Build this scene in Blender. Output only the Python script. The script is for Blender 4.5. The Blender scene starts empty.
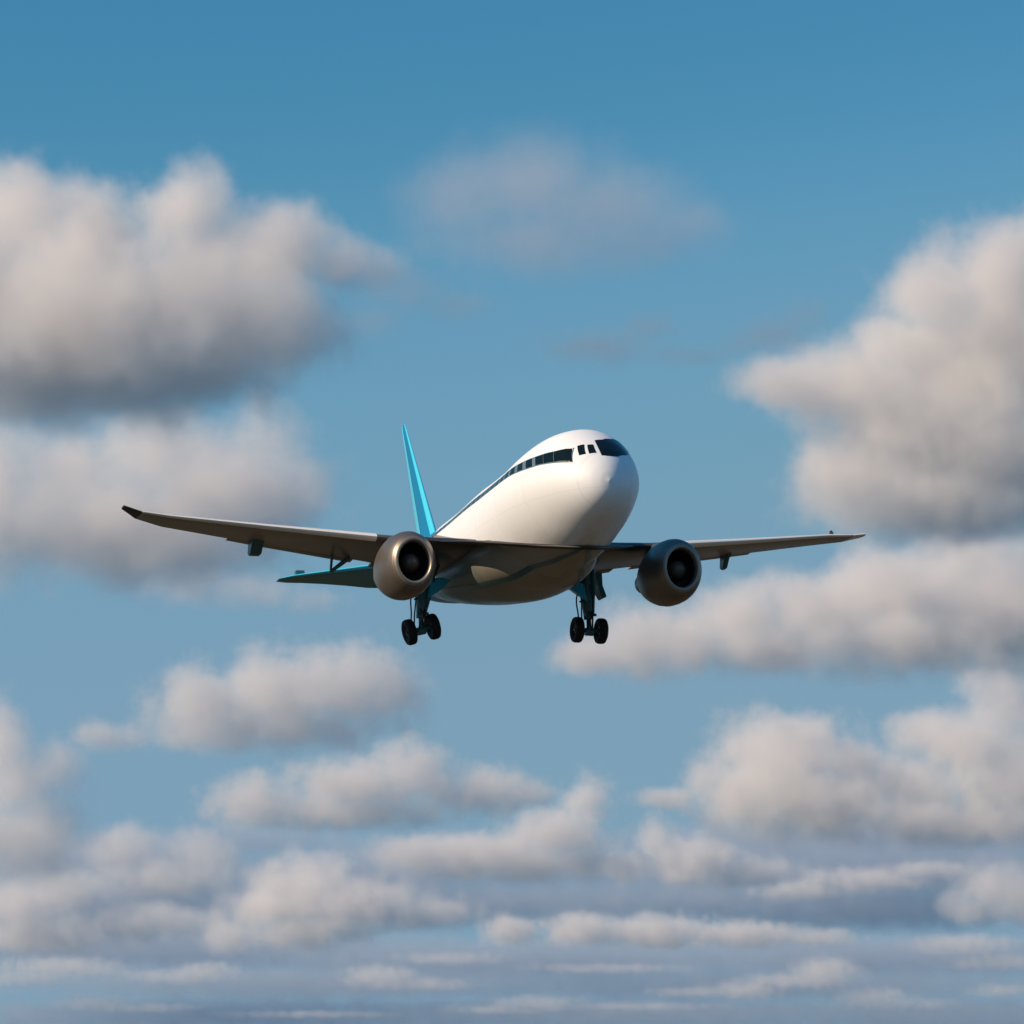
import bpy, bmesh, math, random
from mathutils import Vector, Matrix, noise

R = math.radians
scene = bpy.context.scene
COL = scene.collection

# ------------------------------------------------------------------ camera
PITCH = 10.0                       # degrees above the horizon
FOV = 15.5
RES = 1024
FPX = RES / 2 / math.tan(R(FOV / 2))
EYE = Vector((0, 0, 1.7))
cd = bpy.data.cameras.new("camera")
cam = bpy.data.objects.new("camera", cd)
COL.objects.link(cam)
cam.location = EYE
cam.rotation_euler = (R(90 + PITCH), 0, 0)
cd.sensor_width = 36
cd.angle = R(FOV)
cd.clip_start = 1.0
cd.clip_end = 400000.0
scene.camera = cam

# ------------------------------------------------------------------ light
SUN_DIR = Vector((-0.80, -0.36, 0.52)).normalized()      # towards the sun
SUN_EL = math.asin(SUN_DIR.z)
SUN_AZ = math.atan2(SUN_DIR.x, SUN_DIR.y)                 # from +Y towards +X
SKY_LIFT = 0.10
SKY_CURVES = (((0, 0), (0.16, 0.035), (0.198, 0.061), (0.251, 0.150), (0.324, 0.200), (0.5, 0.21), (1, 0.30)),
              ((0, 0), (0.25, 0.18), (0.307, 0.243), (0.371, 0.335), (0.444, 0.350), (0.6, 0.36), (1, 0.52)),
              ((0, 0), (0.33, 0.35), (0.404, 0.43), (0.44, 0.485), (0.459, 0.475), (0.6, 0.52), (1, 0.85)))
w = bpy.data.worlds.new("World")
scene.world = w
w.use_nodes = True
nt = w.node_tree
nt.nodes.clear()
wo = nt.nodes.new("ShaderNodeOutputWorld")
bg = nt.nodes.new("ShaderNodeBackground")
sky = nt.nodes.new("ShaderNodeTexSky")
sky.sky_type = 'NISHITA'
sky.sun_disc = False
sky.sun_elevation = SUN_EL
sky.sun_rotation = SUN_AZ
sky.altitude = 0
sky.air_density = 2.0
sky.dust_density = 0.0
sky.ozone_density = 3.0
bg.inputs['Strength'].default_value = 0.10
sky_tc = nt.nodes.new("ShaderNodeTexCoord")
sky_mp = nt.nodes.new("ShaderNodeMapping")               # lifts the pale dusty band of the horizon below the rooftops
sky_mp.inputs['Location'].default_value = (0, 0, SKY_LIFT)
nt.links.new(sky_tc.outputs['Generated'], sky_mp.inputs['Vector'])
nt.links.new(sky_mp.outputs[0], sky.inputs['Vector'])
sky_dn = nt.nodes.new("ShaderNodeVectorMath")
sky_dn.operation = 'SCALE'
sky_dn.inputs['Scale'].default_value = 0.1
sky_cv = nt.nodes.new("ShaderNodeRGBCurve")              # colour response of the sky: deep teal blue overhead, dusty blue lower down
for ch, pts in enumerate(SKY_CURVES):
    cu = sky_cv.mapping.curves[ch]
    while len(cu.points) < len(pts):
        cu.points.new(0.5, 0.5)
    for p, q in zip(cu.points, pts):
        p.location = q
        p.handle_type = 'AUTO_CLAMPED'
sky_cv.mapping.update()
sky_up = nt.nodes.new("ShaderNodeVectorMath")
sky_up.operation = 'SCALE'
sky_up.inputs['Scale'].default_value = 10.0
nt.links.new(sky.outputs[0], sky_dn.inputs[0])
nt.links.new(sky_dn.outputs[0], sky_cv.inputs['Color'])
nt.links.new(sky_cv.outputs[0], sky_up.inputs[0])
nt.links.new(sky_up.outputs[0], bg.inputs[0])
nt.links.new(bg.outputs[0], wo.inputs[0])

sl = bpy.data.lights.new("sun", 'SUN')
sl.energy = 5.0
sl.angle = R(0.5)
sl.color = (1.0, 0.765, 0.53)
so = bpy.data.objects.new("sun", sl)
COL.objects.link(so)
so.rotation_euler = SUN_DIR.to_track_quat('Z', 'Y').to_euler()

scene.view_settings.view_transform = 'Standard'
scene.view_settings.look = 'None'
scene.view_settings.exposure = 0.0
scene.view_settings.gamma = 1.0
scene.render.engine = 'CYCLES'
scene.cycles.use_denoising = True
scene.cycles.max_bounces = 14
scene.cycles.volume_bounces = 10
scene.cycles.volume_step_rate = 1.0
scene.cycles.volume_max_steps = 256


# ------------------------------------------------------------------ helpers
def at(px, py, dist):
    """World point seen at picture point (px, py), dist metres away along the view axis."""
    x = (px - RES / 2) / FPX * dist
    yv = -(py - RES / 2) / FPX * dist
    c, s = math.cos(R(PITCH)), math.sin(R(PITCH))
    return EYE + Vector((x, dist * c - yv * s, dist * s + yv * c))


def tag(o, label=None, cat=None, group=None, kind=None):
    if label: o["label"] = label
    if cat: o["category"] = cat
    if group: o["group"] = group
    if kind: o["kind"] = kind
    return o


class NT:
    """Small helper for node graphs."""
    def __init__(self, tree):
        self.t = tree

    def n(self, typ, **kw):
        nd = self.t.nodes.new(typ)
        for k, v in kw.items():
            setattr(nd, k, v)
        return nd

    def link(self, a, b):
        self.t.links.new(a, b)

    def math(self, op, a, b=None, c=None, clamp=False):
        nd = self.n("ShaderNodeMath", operation=op, use_clamp=clamp)
        for i, v in enumerate((a, b, c)):
            if v is None:
                continue
            if isinstance(v, (int, float)):
                nd.inputs[i].default_value = v
            else:
                self.link(v, nd.inputs[i])
        return nd.outputs[0]


# ------------------------------------------------------------------ ground
def ground_material():
    m = bpy.data.materials.new("ground")
    m.use_nodes = True
    g = NT(m.node_tree)
    b = m.node_tree.nodes["Principled BSDF"]
    tc = g.n("ShaderNodeTexCoord")
    nz = g.n("ShaderNodeTexNoise")
    nz.inputs['Scale'].default_value = 0.004
    nz.inputs['Detail'].default_value = 6
    g.link(tc.outputs['Object'], nz.inputs['Vector'])
    cr = g.n("ShaderNodeValToRGB")
    cr.color_ramp.elements[0].position = 0.35
    cr.color_ramp.elements[0].color = (0.030, 0.032, 0.014, 1)
    cr.color_ramp.elements[1].position = 0.65
    cr.color_ramp.elements[1].color = (0.085, 0.060, 0.034, 1)
    g.link(nz.outputs['Fac'], cr.inputs[0])
    g.link(cr.outputs[0], b.inputs['Base Color'])
    b.inputs['Roughness'].default_value = 0.95
    return m


me = bpy.data.meshes.new("ground")
S = 150000
me.from_pydata([(-S, -S, 0), (S, -S, 0), (S, S, 0), (-S, S, 0)], [], [(0, 1, 2, 3)])
me.materials.append(ground_material())
gr = bpy.data.objects.new("ground", me)
COL.objects.link(gr)
tag(gr, "flat dry grassland below the flight path", "ground", kind="structure")


# unseen blue sheet added to throw blue light up on the cloud bases
wm = bpy.data.materials.new("blue_fill_sheet")
wm.use_nodes = True
g_ = NT(wm.node_tree)
b_ = wm.node_tree.nodes["Principled BSDF"]
tc_ = g_.n("ShaderNodeTexCoord")
nz_ = g_.n("ShaderNodeTexNoise")
nz_.inputs['Scale'].default_value = 0.02
nz_.inputs['Detail'].default_value = 8
g_.link(tc_.outputs['Object'], nz_.inputs['Vector'])
cr_ = g_.n("ShaderNodeValToRGB")
cr_.color_ramp.elements[0].color = (0.030, 0.110, 0.200, 1)
cr_.color_ramp.elements[1].color = (0.045, 0.150, 0.250, 1)
g_.link(nz_.outputs['Fac'], cr_.inputs[0])
g_.link(cr_.outputs[0], b_.inputs['Base Color'])
bp_ = g_.n("ShaderNodeBump")
bp_.inputs['Strength'].default_value = 0.6
bp_.inputs['Distance'].default_value = 0.5
g_.link(nz_.outputs['Fac'], bp_.inputs['Height'])
g_.link(bp_.outputs[0], b_.inputs['Normal'])
b_.inputs['Roughness'].default_value = 0.35
me = bpy.data.meshes.new("blue_fill_sheet")
sheet_edge = [(-S + 2 * S * i / 60, 1500 + 260 * math.sin(i * 1.7) + 120 * math.sin(i * 4.1)) for i in range(61)]
me.from_pydata([(x, y, 0.3) for x, y in sheet_edge] + [(S, S, 0.3), (-S, S, 0.3)], [], [tuple(range(63))])
me.materials.append(wm)
fill_sheet = bpy.data.objects.new("blue_fill_sheet", me)
COL.objects.link(fill_sheet)
tag(fill_sheet, "added unseen blue sheet lighting the cloud bases from below", "water", kind="structure")


# ------------------------------------------------------------------ clouds
GROW = 1.53
def cloud_material(name, puffs, dens, base, amp, nscale, soft, seed, depth_unit, tint):
    m = bpy.data.materials.new(name)
    m.use_nodes = True
    t = m.node_tree
    t.nodes.clear()
    g = NT(t)
    out = g.n("ShaderNodeOutputMaterial")
    vol = g.n("ShaderNodeVolumePrincipled")
    vol.inputs['Color'].default_value = tint + (1,)
    vol.inputs['Anisotropy'].default_value = 0.1
    tc = g.n("ShaderNodeTexCoord")
    P = tc.outputs['Object']
    F = None
    for c, r in puffs:
        ma = g.n("ShaderNodeVectorMath", operation='MULTIPLY_ADD')
        g.link(P, ma.inputs[0])
        ma.inputs[1].default_value = (1 / r[0], 1 / r[1], 1 / r[2])
        ma.inputs[2].default_value = (-c[0] / r[0], -c[1] / r[1], -c[2] / r[2])
        ln = g.n("ShaderNodeVectorMath", operation='LENGTH')
        g.link(ma.outputs[0], ln.inputs[0])
        f = g.math('SUBTRACT', 1.0, ln.outputs['Value'])
        F = f if F is None else g.math('SMOOTH_MAX', F, f, 0.25)
    nz = g.n("ShaderNodeTexNoise")
    nz.noise_dimensions = '3D'
    nz.inputs['Scale'].default_value = nscale
    nz.inputs['Detail'].default_value = 6
    nz.inputs['Roughness'].default_value = 0.62
    nz.inputs['Lacunarity'].default_value = 2.1
    off = g.n("ShaderNodeVectorMath", operation='ADD')
    g.link(P, off.inputs[0])
    off.inputs[1].default_value = (seed * 7919.0, seed * 3571.0, seed * 1237.0)
    g.link(off.outputs[0], nz.inputs['Vector'])
    n1 = g.math('MULTIPLY_ADD', nz.outputs['Fac'], 2.2, -0.6, clamp=True)      # 0..1
    Fp = g.math('MULTIPLY_ADD', n1, -amp, F)
    mr = g.n("ShaderNodeMapRange", interpolation_type='SMOOTHSTEP')
    g.link(Fp, mr.inputs['Value'])
    mr.inputs['From Min'].default_value = 0.0
    mr.inputs['From Max'].default_value = soft
    # flattened cloud base
    sep = g.n("ShaderNodeSeparateXYZ")
    g.link(P, sep.inputs[0])
    mb = g.n("ShaderNodeMapRange", interpolation_type='SMOOTHSTEP')
    zb = g.math('MULTIPLY_ADD', nz.outputs['Fac'], depth_unit * 0.5, sep.outputs['Z'])
    g.link(zb, mb.inputs['Value'])
    mb.inputs['From Min'].default_value = base
    mb.inputs['From Max'].default_value = base + depth_unit * 0.5
    d = g.math('MULTIPLY', mr.outputs[0], mb.outputs[0])
    d = g.math('MULTIPLY', d, dens)
    g.link(d, vol.inputs['Density'])
    g.link(vol.outputs[0], out.inputs['Volume'])
    return m


def make_cloud(label, dist, puffs, tau=5.0, amp=0.60, base_px=None, soft=0.75, nsc=1.45, deep=2.2, size=1.12, tint=(0.968, 0.950, 0.938), seed=1, group=None,
               name="cloud", cat="cloud", kind=None):
    """puffs: (px, py, rx, ry) in picture scale at that distance; depth follows the mean radius."""
    rnd = random.Random(seed * 131 + 7)
    k = dist / FPX
    cx = sum(p[0] for p in puffs) / len(puffs)
    cy = sum(p[1] for p in puffs) / len(puffs)
    org = at(cx, cy, dist)
    P = []
    for (px, py, rx, ry) in puffs:
        rx, ry = rx * size, ry * size
        m_ = math.sqrt(rx * ry) * k
        c = at(px, py, dist) - org
        c.y += rnd.uniform(-0.35, 0.35) * m_
        P.append((c, Vector((rx * k * GROW, max(ry, min(rx, ry * deep)) * k * GROW, ry * k * GROW))))
    mean_r = sum(p[1].z for p in P) / len(P)
    bm = bmesh.new()
    for c, r in P:
        mat = Matrix.Translation(c) @ Matrix.Diagonal((r.x * 0.9, r.y * 0.9, r.z * 0.9, 1))
        bmesh.ops.create_icosphere(bm, subdivisions=3, radius=1.0, matrix=mat)
    me = bpy.data.meshes.new(name)
    bm.to_mesh(me)
    bm.free()
    ob = bpy.data.objects.new(name, me)
    COL.objects.link(ob)
    ob.location = org
    md = ob.modifiers.new("r", 'REMESH')
    md.mode = 'VOXEL'
    md.voxel_size = mean_r * 0.18
    dg = bpy.context.evaluated_depsgraph_get()
    me2 = bpy.data.meshes.new_from_object(ob.evaluated_get(dg))
    ob.modifiers.clear()
    ob.data = me2
    me2.name = name
    me2.materials.clear()
    if base_px is None:
        base_px = max(p[1] + p[3] * 0.75 for p in puffs)
    zb = (cy - base_px) * k
    me2.materials.append(cloud_material(name, P, tau / (2 * mean_r), zb, amp, nsc / mean_r, soft, seed, mean_r, tint))
    tag(ob, label, cat, group, kind)
    return ob



CLOUDS = [
    # label, distance, puffs (px, py, rx, ry), options
    ("large grey based cloud with a sunlit top at the upper left edge", 6000,
     [(-80, 290, 110, 100), (15, 220, 75, 60), (95, 235, 65, 55), (178, 215, 62, 52), (215, 265, 85, 60), (275, 255, 60, 52),
      (345, 268, 55, 30), (90, 325, 200, 90), (245, 325, 115, 52), (50, 372, 190, 50), (190, 360, 110, 40)], dict(tau=8.5, base_px=440, size=1.1, deep=3.2)),
    ("broad shaded cloud right below the large one at the left", 7600,
     [(265, 445, 45, 45), (150, 450, 85, 40), (60, 475, 70, 60), (-30, 500, 90, 80), (125, 525, 150, 55), (230, 500, 110, 50)],
     dict(tau=6.5, deep=3.0, base_px=600, size=1.14)),
    ("towering bright cloud cut off by the right edge of the sky", 6800,
     [(1000, 270, 85, 55), (925, 295, 62, 48), (1010, 350, 110, 90), (900, 345, 55, 40), (845, 385, 85, 45), (785, 382, 36, 20),
      (920, 430, 110, 80), (1010, 460, 110, 65), (855, 475, 70, 48), (960, 500, 140, 40), (775, 388, 50, 28)], dict(tau=8.5, deep=3.0, base_px=556, size=1.1, nsc=1.3)),
    ("long flat based cloud behind and below the right wing", 9000,
     [(980, 550, 65, 45), (900, 585, 85, 52), (1010, 605, 120, 65), (820, 610, 75, 48), (735, 622, 62, 42), (645, 640, 72, 40),
      (592, 655, 46, 24), (690, 648, 70, 34), (760, 650, 100, 28), (890, 645, 130, 38)], dict(tau=7.0, base_px=692, nsc=1.3, size=1.08)),
    ("faint thin grey cloud high above the aeroplane", 6000,
     [(455, 200, 60, 46), (530, 192, 90, 52), (610, 212, 90, 46), (685, 222, 55, 24), (550, 236, 130, 38), (640, 240, 80, 26)],
     dict(tau=1.0, base_px=285, soft=0.9, amp=0.42, tint=(0.84, 0.83, 0.86))),
    ("small torn smudge of dark cloud above the nose", 6500,
     [(600, 345, 65, 20), (650, 325, 32, 16), (690, 357, 50, 12)], dict(tau=0.8, soft=0.9, amp=0.5, base_px=378, tint=(0.50, 0.58, 0.68))),
    ("small faint smudge of dark cloud left of the towering cloud", 6500,
     [(775, 335, 45, 20), (805, 315, 28, 18), (740, 345, 26, 12)], dict(tau=0.8, soft=0.9, amp=0.5, base_px=368, tint=(0.50, 0.58, 0.68))),
    ("faint dark smudge of cloud trailing right of the large upper left cloud", 6500,
     [(400, 290, 50, 26), (455, 305, 45, 18), (370, 320, 40, 18)], dict(tau=0.6, soft=0.9, amp=0.45, base_px=345, tint=(0.60, 0.66, 0.74))),
    ("pale puffy cloud low behind the left tailplane and engine", 8600,
     [(190, 585, 60, 22), (250, 590, 60, 20), (310, 600, 40, 14)], dict(tau=1.0, soft=0.7, base_px=625)),
    ("lens shaped cloud below the left main wheels", 10000,
     [(345, 682, 62, 40), (280, 692, 75, 42), (205, 705, 58, 38), (390, 690, 42, 34), (115, 738, 40, 16), (265, 728, 130, 25)],
     dict(tau=4.5, base_px=757)),
    ("low long cloud with a dark right end beneath the lens shaped one", 11500,
     [(410, 772, 48, 32), (350, 785, 62, 28), (255, 800, 52, 27), (480, 790, 62, 24), (340, 812, 120, 20), (530, 795, 30, 14)],
     dict(tau=4.1, base_px=835)),
    ("grey bulging cloud cut off by the left edge of the sky", 10500,
     [(-5, 735, 35, 42), (15, 785, 55, 45), (60, 770, 30, 32), (30, 840, 65, 48), (-40, 830, 70, 60)],
     dict(tau=5.0, base_px=890)),
    ("bright mottled cloud heap at lower right with a round top", 12000,
     [(785, 748, 72, 42), (750, 790, 62, 46), (810, 795, 85, 45), (665, 798, 36, 12), (850, 760, 40, 30)], dict(tau=6.0, base_px=848)),
    ("bright slanting cloud heap in the lower right corner", 12000,
     [(1005, 700, 52, 42), (960, 750, 52, 42), (920, 785, 52, 40), (1010, 785, 75, 50), (930, 728, 42, 30), (950, 825, 130, 26)],
     dict(tau=6.0, base_px=856)),
    ("pointed cloud heap low in the middle of the sky", 14500,
     [(588, 802, 30, 30), (555, 835, 55, 27), (470, 852, 95, 22), (415, 855, 50, 18), (520, 862, 130, 20)], dict(tau=4.5, base_px=884)),
    ("ragged little cloud right of the pointed heap", 15000,
     [(655, 838, 20, 24), (695, 862, 52, 26), (622, 866, 28, 18), (740, 872, 60, 18)], dict(tau=4.5, base_px=892)),
    ("stepped low cloud with two sunlit tops left of the middle", 17000,
     [(305, 888, 60, 34), (270, 905, 48, 27), (360, 905, 75, 26), (228, 936, 28, 20), (420, 914, 60, 16), (300, 930, 70, 20)],
     dict(tau=4.5, base_px=956)),
    ("torn low cloud in front of the grey bulging one at left", 14500,
     [(120, 850, 42, 26), (200, 858, 42, 28), (165, 880, 80, 22)], dict(tau=3.2, base_px=900)),
    ("sloping low cloud at the left edge under the torn one", 18000,
     [(60, 890, 50, 26), (15, 908, 50, 30), (140, 922, 100, 20), (40, 935, 90, 22)], dict(tau=4.1, base_px=958)),
    ("long thin row of cloud low in the middle", 21000,
     [(510, 930, 32, 16), (582, 930, 42, 18), (655, 932, 62, 18), (745, 935, 66, 15), (820, 938, 40, 10)], dict(tau=4.1, base_px=950)),
    ("small rounded low cloud at the right edge above the horizon", 19000,
     [(995, 888, 42, 28), (965, 905, 28, 20), (1030, 900, 50, 30)], dict(tau=4.1, base_px=928)),
    ("pale grey streak of cloud between the right heap and the rounded one", 18500,
     [(820, 880, 20, 14), (870, 880, 60, 14), (800, 890, 50, 12), (930, 870, 50, 10)], dict(tau=2.7, base_px=902)),
]
for i, (lab, d, pf, kw) in enumerate(CLOUDS):
    if d > 9500:                       # the heaps farther off: finer lobes
        kw = dict(dict(size=1.2, nsc=1.75, amp=0.64, soft=0.68, tint=(0.958, 0.940, 0.930)), **kw)
    make_cloud(lab, d, pf, seed=i + 1, group="cumulus clouds in the sky", **kw)

# the far low streaks merge into one bank: nobody could count them
bank = [(825, 972, 38, 16), (790, 980, 60, 9), (872, 998, 40, 12), (900, 1004, 60, 7), (175, 976, 70, 8), (205, 970, 34, 11), (60, 968, 80, 12), (20, 978, 60, 8),
        (95, 1003, 45, 9), (140, 1008, 60, 6), (378, 976, 40, 13), (420, 984, 60, 8), (535, 1003, 55, 9), (500, 1009, 70, 6), (960, 944, 60, 12), (1000, 962, 60, 10),
        (640, 1006, 90, 5), (700, 992, 60, 7), (745, 990, 40, 11), (1005, 990, 40, 8), (610, 968, 90, 6), (300, 1014, 90, 5), (450, 958, 60, 7)]
make_cloud("far bank of thin sunlit cloud streaks low over the horizon", 24000, bank, seed=40, tau=1.6, soft=0.7, base_px=1040,
           name="far_cloud_bank", cat="cloud bank", kind="stuff")
# thin layers of hazy cloud between and behind the heaps
layer = [(160, 945, 280, 24), (520, 960, 320, 22), (880, 955, 280, 22), (300, 985, 320, 18), (760, 985, 340, 18), (180, 1015, 340, 18), (620, 1015, 340, 18), (960, 1015, 240, 18)]
make_cloud("far hazy cloud layer filling the sky over the horizon", 30000, layer, seed=41, tau=3.4, tint=(0.64, 0.73, 0.83), soft=0.9, amp=0.42, base_px=1070, nsc=1.8,
           name="far_cloud_layer", cat="cloud layer", kind="stuff")
layer = [(110, 900, 210, 30), (360, 880, 190, 26), (470, 905, 240, 24), (700, 900, 280, 24), (900, 870, 220, 32), (640, 870, 180, 22), (860, 910, 220, 24), (120, 860, 160, 26),
         (780, 845, 200, 24), (440, 855, 150, 20), (930, 835, 160, 26), (250, 840, 120, 16)]
make_cloud("hazy cloud layer behind the low heaps", 22000, layer, seed=42, tau=3.6, tint=(0.66, 0.75, 0.85), soft=0.9, amp=0.45, base_px=950, nsc=1.8,
           name="middle_cloud_layer", cat="cloud layer", kind="stuff")


# ------------------------------------------------------------------ the aeroplane
def paint(name, col, rough=0.35, coat=0.5, metal=0.0, var=0.06, vscale=0.6, spec=0.5):
    m = bpy.data.materials.new(name)
    m.use_nodes = True
    g = NT(m.node_tree)
    b = m.node_tree.nodes["Principled BSDF"]
    tc = g.n("ShaderNodeTexCoord")
    nz = g.n("ShaderNodeTexNoise")
    nz.inputs['Scale'].default_value = vscale
    nz.inputs['Detail'].default_value = 5
    g.link(tc.outputs['Object'], nz.inputs['Vector'])
    mx = g.n("ShaderNodeMix", data_type='RGBA')
    g.link(nz.outputs['Fac'], mx.inputs[0])
    ca = [i for i in mx.inputs if i.type == 'RGBA']
    ca[0].default_value = tuple(max(0, c * (1 - 2 * var)) for c in col) + (1,)
    ca[1].default_value = tuple(min(1, c * (1 + 2 * var)) for c in col) + (1,)
    g.link([o for o in mx.outputs if o.type == 'RGBA'][0], b.inputs['Base Color'])
    b.inputs['Roughness'].default_value = rough
    b.inputs['Metallic'].default_value = metal
    b.inputs['Specular IOR Level'].default_value = spec
    b.inputs['Coat Weight'].default_value = coat
    b.inputs['Coat Roughness'].default_value = 0.12
    return m


def fuselage_paint():
    """White gloss paint, blue behind the wing, soot and dirt streaks along the belly."""
    m = paint("fuselage_paint", (0.81, 0.84, 0.88), 0.5, 0.12, var=0.02, vscale=0.35)
    g = NT(m.node_tree)
    b = m.node_tree.nodes["Principled BSDF"]
    white = b.inputs['Base Color'].links[0].from_socket
    tc = g.n("ShaderNodeTexCoord")
    sep = g.n("ShaderNodeSeparateXYZ")
    g.link(tc.outputs['Object'], sep.inputs[0])
    # dirt: long streaks, stronger low on the hull
    mp = g.n("ShaderNodeMapping")
    mp.inputs['Scale'].default_value = (0.12, 0.9, 0.9)
    g.link(tc.outputs['Object'], mp.inputs['Vector'])
    nz = g.n("ShaderNodeTexNoise")
    nz.inputs['Scale'].default_value = 1.0
    nz.inputs['Detail'].default_value = 6
    g.link(mp.outputs[0], nz.inputs['Vector'])
    lo = g.n("ShaderNodeMapRange")
    g.link(sep.outputs['Z'], lo.inputs['Value'])
    lo.inputs['From Min'].default_value = -1.5
    lo.inputs['From Max'].default_value = -4.5
    lo.inputs['To Max'].default_value = 0.8
    dm = g.n("ShaderNodeMapRange")
    g.link(nz.outputs['Fac'], dm.inputs['Value'])
    dm.inputs['From Min'].default_value = 0.35
    dm.inputs['From Max'].default_value = 0.75
    dirt = g.math('MULTIPLY', lo.outputs[0], dm.outputs[0], clamp=True)
    m1 = g.n("ShaderNodeMix", data_type='RGBA')
    g.link(dirt, m1.inputs[0])
    ca = [i for i in m1.inputs if i.type == 'RGBA']
    g.link(white, ca[0])
    ca[1].default_value = (0.42, 0.36, 0.29, 1)
    # skin joints round the hull, a door outline and lap joints along it
    fr = g.math('PINGPONG', sep.outputs['X'], 2.9)
    ring = g.math('LESS_THAN', fr, 0.035)
    lz = g.math('PINGPONG', g.math('ADD', sep.outputs['Z'], 0.4), 1.7)
    lap = g.math('LESS_THAN', lz, 0.022)
    seam = g.math('MULTIPLY', g.math('MAXIMUM', ring, lap), 0.13)
    m11 = g.n("ShaderNodeMix", data_type='RGBA')
    g.link(seam, m11.inputs[0])
    cs = [i for i in m11.inputs if i.type == 'RGBA']
    g.link([o for o in m1.outputs if o.type == 'RGBA'][0], cs[0])
    cs[1].default_value = (0.25, 0.24, 0.23, 1)
    m1 = m11
    # beige grey belly below the wing root lip, underside shade put into the paint
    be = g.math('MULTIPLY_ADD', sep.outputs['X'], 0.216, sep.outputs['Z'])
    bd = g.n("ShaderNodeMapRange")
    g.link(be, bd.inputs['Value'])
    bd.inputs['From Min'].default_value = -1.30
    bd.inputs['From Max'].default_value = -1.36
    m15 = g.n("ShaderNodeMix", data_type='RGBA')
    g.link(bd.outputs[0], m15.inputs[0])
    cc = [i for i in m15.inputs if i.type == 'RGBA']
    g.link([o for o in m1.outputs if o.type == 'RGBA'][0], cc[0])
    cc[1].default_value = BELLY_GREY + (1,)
    # blue tail
    edge = g.math('MULTIPLY_ADD', sep.outputs['Z'], 0.9, sep.outputs['X'])
    ed = g.n("ShaderNodeMapRange")
    g.link(edge, ed.inputs['Value'])
    ed.inputs['From Min'].default_value = -15.2
    ed.inputs['From Max'].default_value = -15.3
    m2 = g.n("ShaderNodeMix", data_type='RGBA')
    g.link(ed.outputs[0], m2.inputs[0])
    cb = [i for i in m2.inputs if i.type == 'RGBA']
    g.link([o for o in m15.outputs if o.type == 'RGBA'][0], cb[0])
    cb[1].default_value = BLUE + (1,)
    g.link([o for o in m2.outputs if o.type == 'RGBA'][0], b.inputs['Base Color'])
    return m


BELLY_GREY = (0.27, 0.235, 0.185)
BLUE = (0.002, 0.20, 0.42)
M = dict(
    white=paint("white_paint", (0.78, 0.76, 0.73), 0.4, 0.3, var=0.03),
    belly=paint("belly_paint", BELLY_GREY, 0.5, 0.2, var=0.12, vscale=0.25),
    blue=paint("blue_paint", BLUE, 0.45, 0.05, var=0.03, spec=0.3),
    cyan=paint("light_blue_leading_edge", (0.06, 0.62, 0.86), 0.28, 0.5, var=0.03),
    tailteal=paint("teal_tailplane", (0.012, 0.21, 0.27), 0.4, 0.1, var=0.04),
    navy=paint("dark_blue_line", (0.006, 0.035, 0.06), 0.4, 0.3),
    teal=paint("teal_gear_paint", (0.026, 0.12, 0.145), 0.45, 0.2, var=0.15, vscale=2),
    stripe=paint("teal_stripe", (0.02, 0.09, 0.11), 0.4, 0.3),
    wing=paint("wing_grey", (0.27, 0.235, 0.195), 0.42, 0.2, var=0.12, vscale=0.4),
    slat=paint("bare_metal", (0.88, 0.86, 0.83), 0.35, 0.1, metal=0.15, var=0.05),
    cowl=paint("engine_cowl", (0.20, 0.17, 0.142), 0.42, 0.03, metal=0.7, var=0.10),
    lip=paint("inlet_lip_metal", (0.30, 0.265, 0.23), 0.4, 0.0, metal=0.6),
    dark=paint("dark_grey", (0.022, 0.020, 0.019), 0.55, 0.0, var=0.2, vscale=2),
    black=paint("inlet_lining", (0.010, 0.009, 0.009), 0.7, 0.0),
    spin=paint("spinner_grey", (0.075, 0.055, 0.046), 0.4, 0.1),
    rubber=paint("tyre_rubber", (0.012, 0.011, 0.011), 0.75, 0.0, var=0.2, vscale=4, spec=0.3),
    steel=paint("gear_steel", (0.10, 0.10, 0.10), 0.35, 0.0, metal=0.7),
    band=paint("window_band", (0.12, 0.17, 0.18), 0.3, 0.3, var=0.12, vscale=1.2),
    glass=paint("dark_window_glass", (0.005, 0.010, 0.011), 0.14, 0.0, var=0.3, vscale=0.9, spec=0.2),
)
M['hull'] = fuselage_paint()


def blend_paint(m, coord, col, v0, v1, wob=0.0):
    """Second paint colour where |coord| passes from v0 (none) to v1 (full)."""
    g = NT(m.node_tree)
    b = m.node_tree.nodes["Principled BSDF"]
    src = b.inputs['Base Color'].links[0].from_socket
    tc = g.n("ShaderNodeTexCoord")
    sep = g.n("ShaderNodeSeparateXYZ")
    g.link(tc.outputs['Object'], sep.inputs[0])
    v = sep.outputs[coord]
    if coord == 'Y':
        v = g.math('ABSOLUTE', v)
    if wob:
        nz = g.n("ShaderNodeTexNoise")
        nz.inputs['Scale'].default_value = 0.5
        nz.inputs['Detail'].default_value = 5
        g.link(tc.outputs['Object'], nz.inputs['Vector'])
        v = g.math('MULTIPLY_ADD', nz.outputs['Fac'], wob, v)
    mr = g.n("ShaderNodeMapRange")
    g.link(v, mr.inputs['Value'])
    mr.inputs['From Min'].default_value = v0
    mr.inputs['From Max'].default_value = v1
    mx = g.n("ShaderNodeMix", data_type='RGBA')
    g.link(mr.outputs[0], mx.inputs[0])
    ca = [i for i in mx.inputs if i.type == 'RGBA']
    g.link(src, ca[0])
    ca[1].default_value = col + (1,)
    g.link([o for o in mx.outputs if o.type == 'RGBA'][0], b.inputs['Base Color'])


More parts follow.
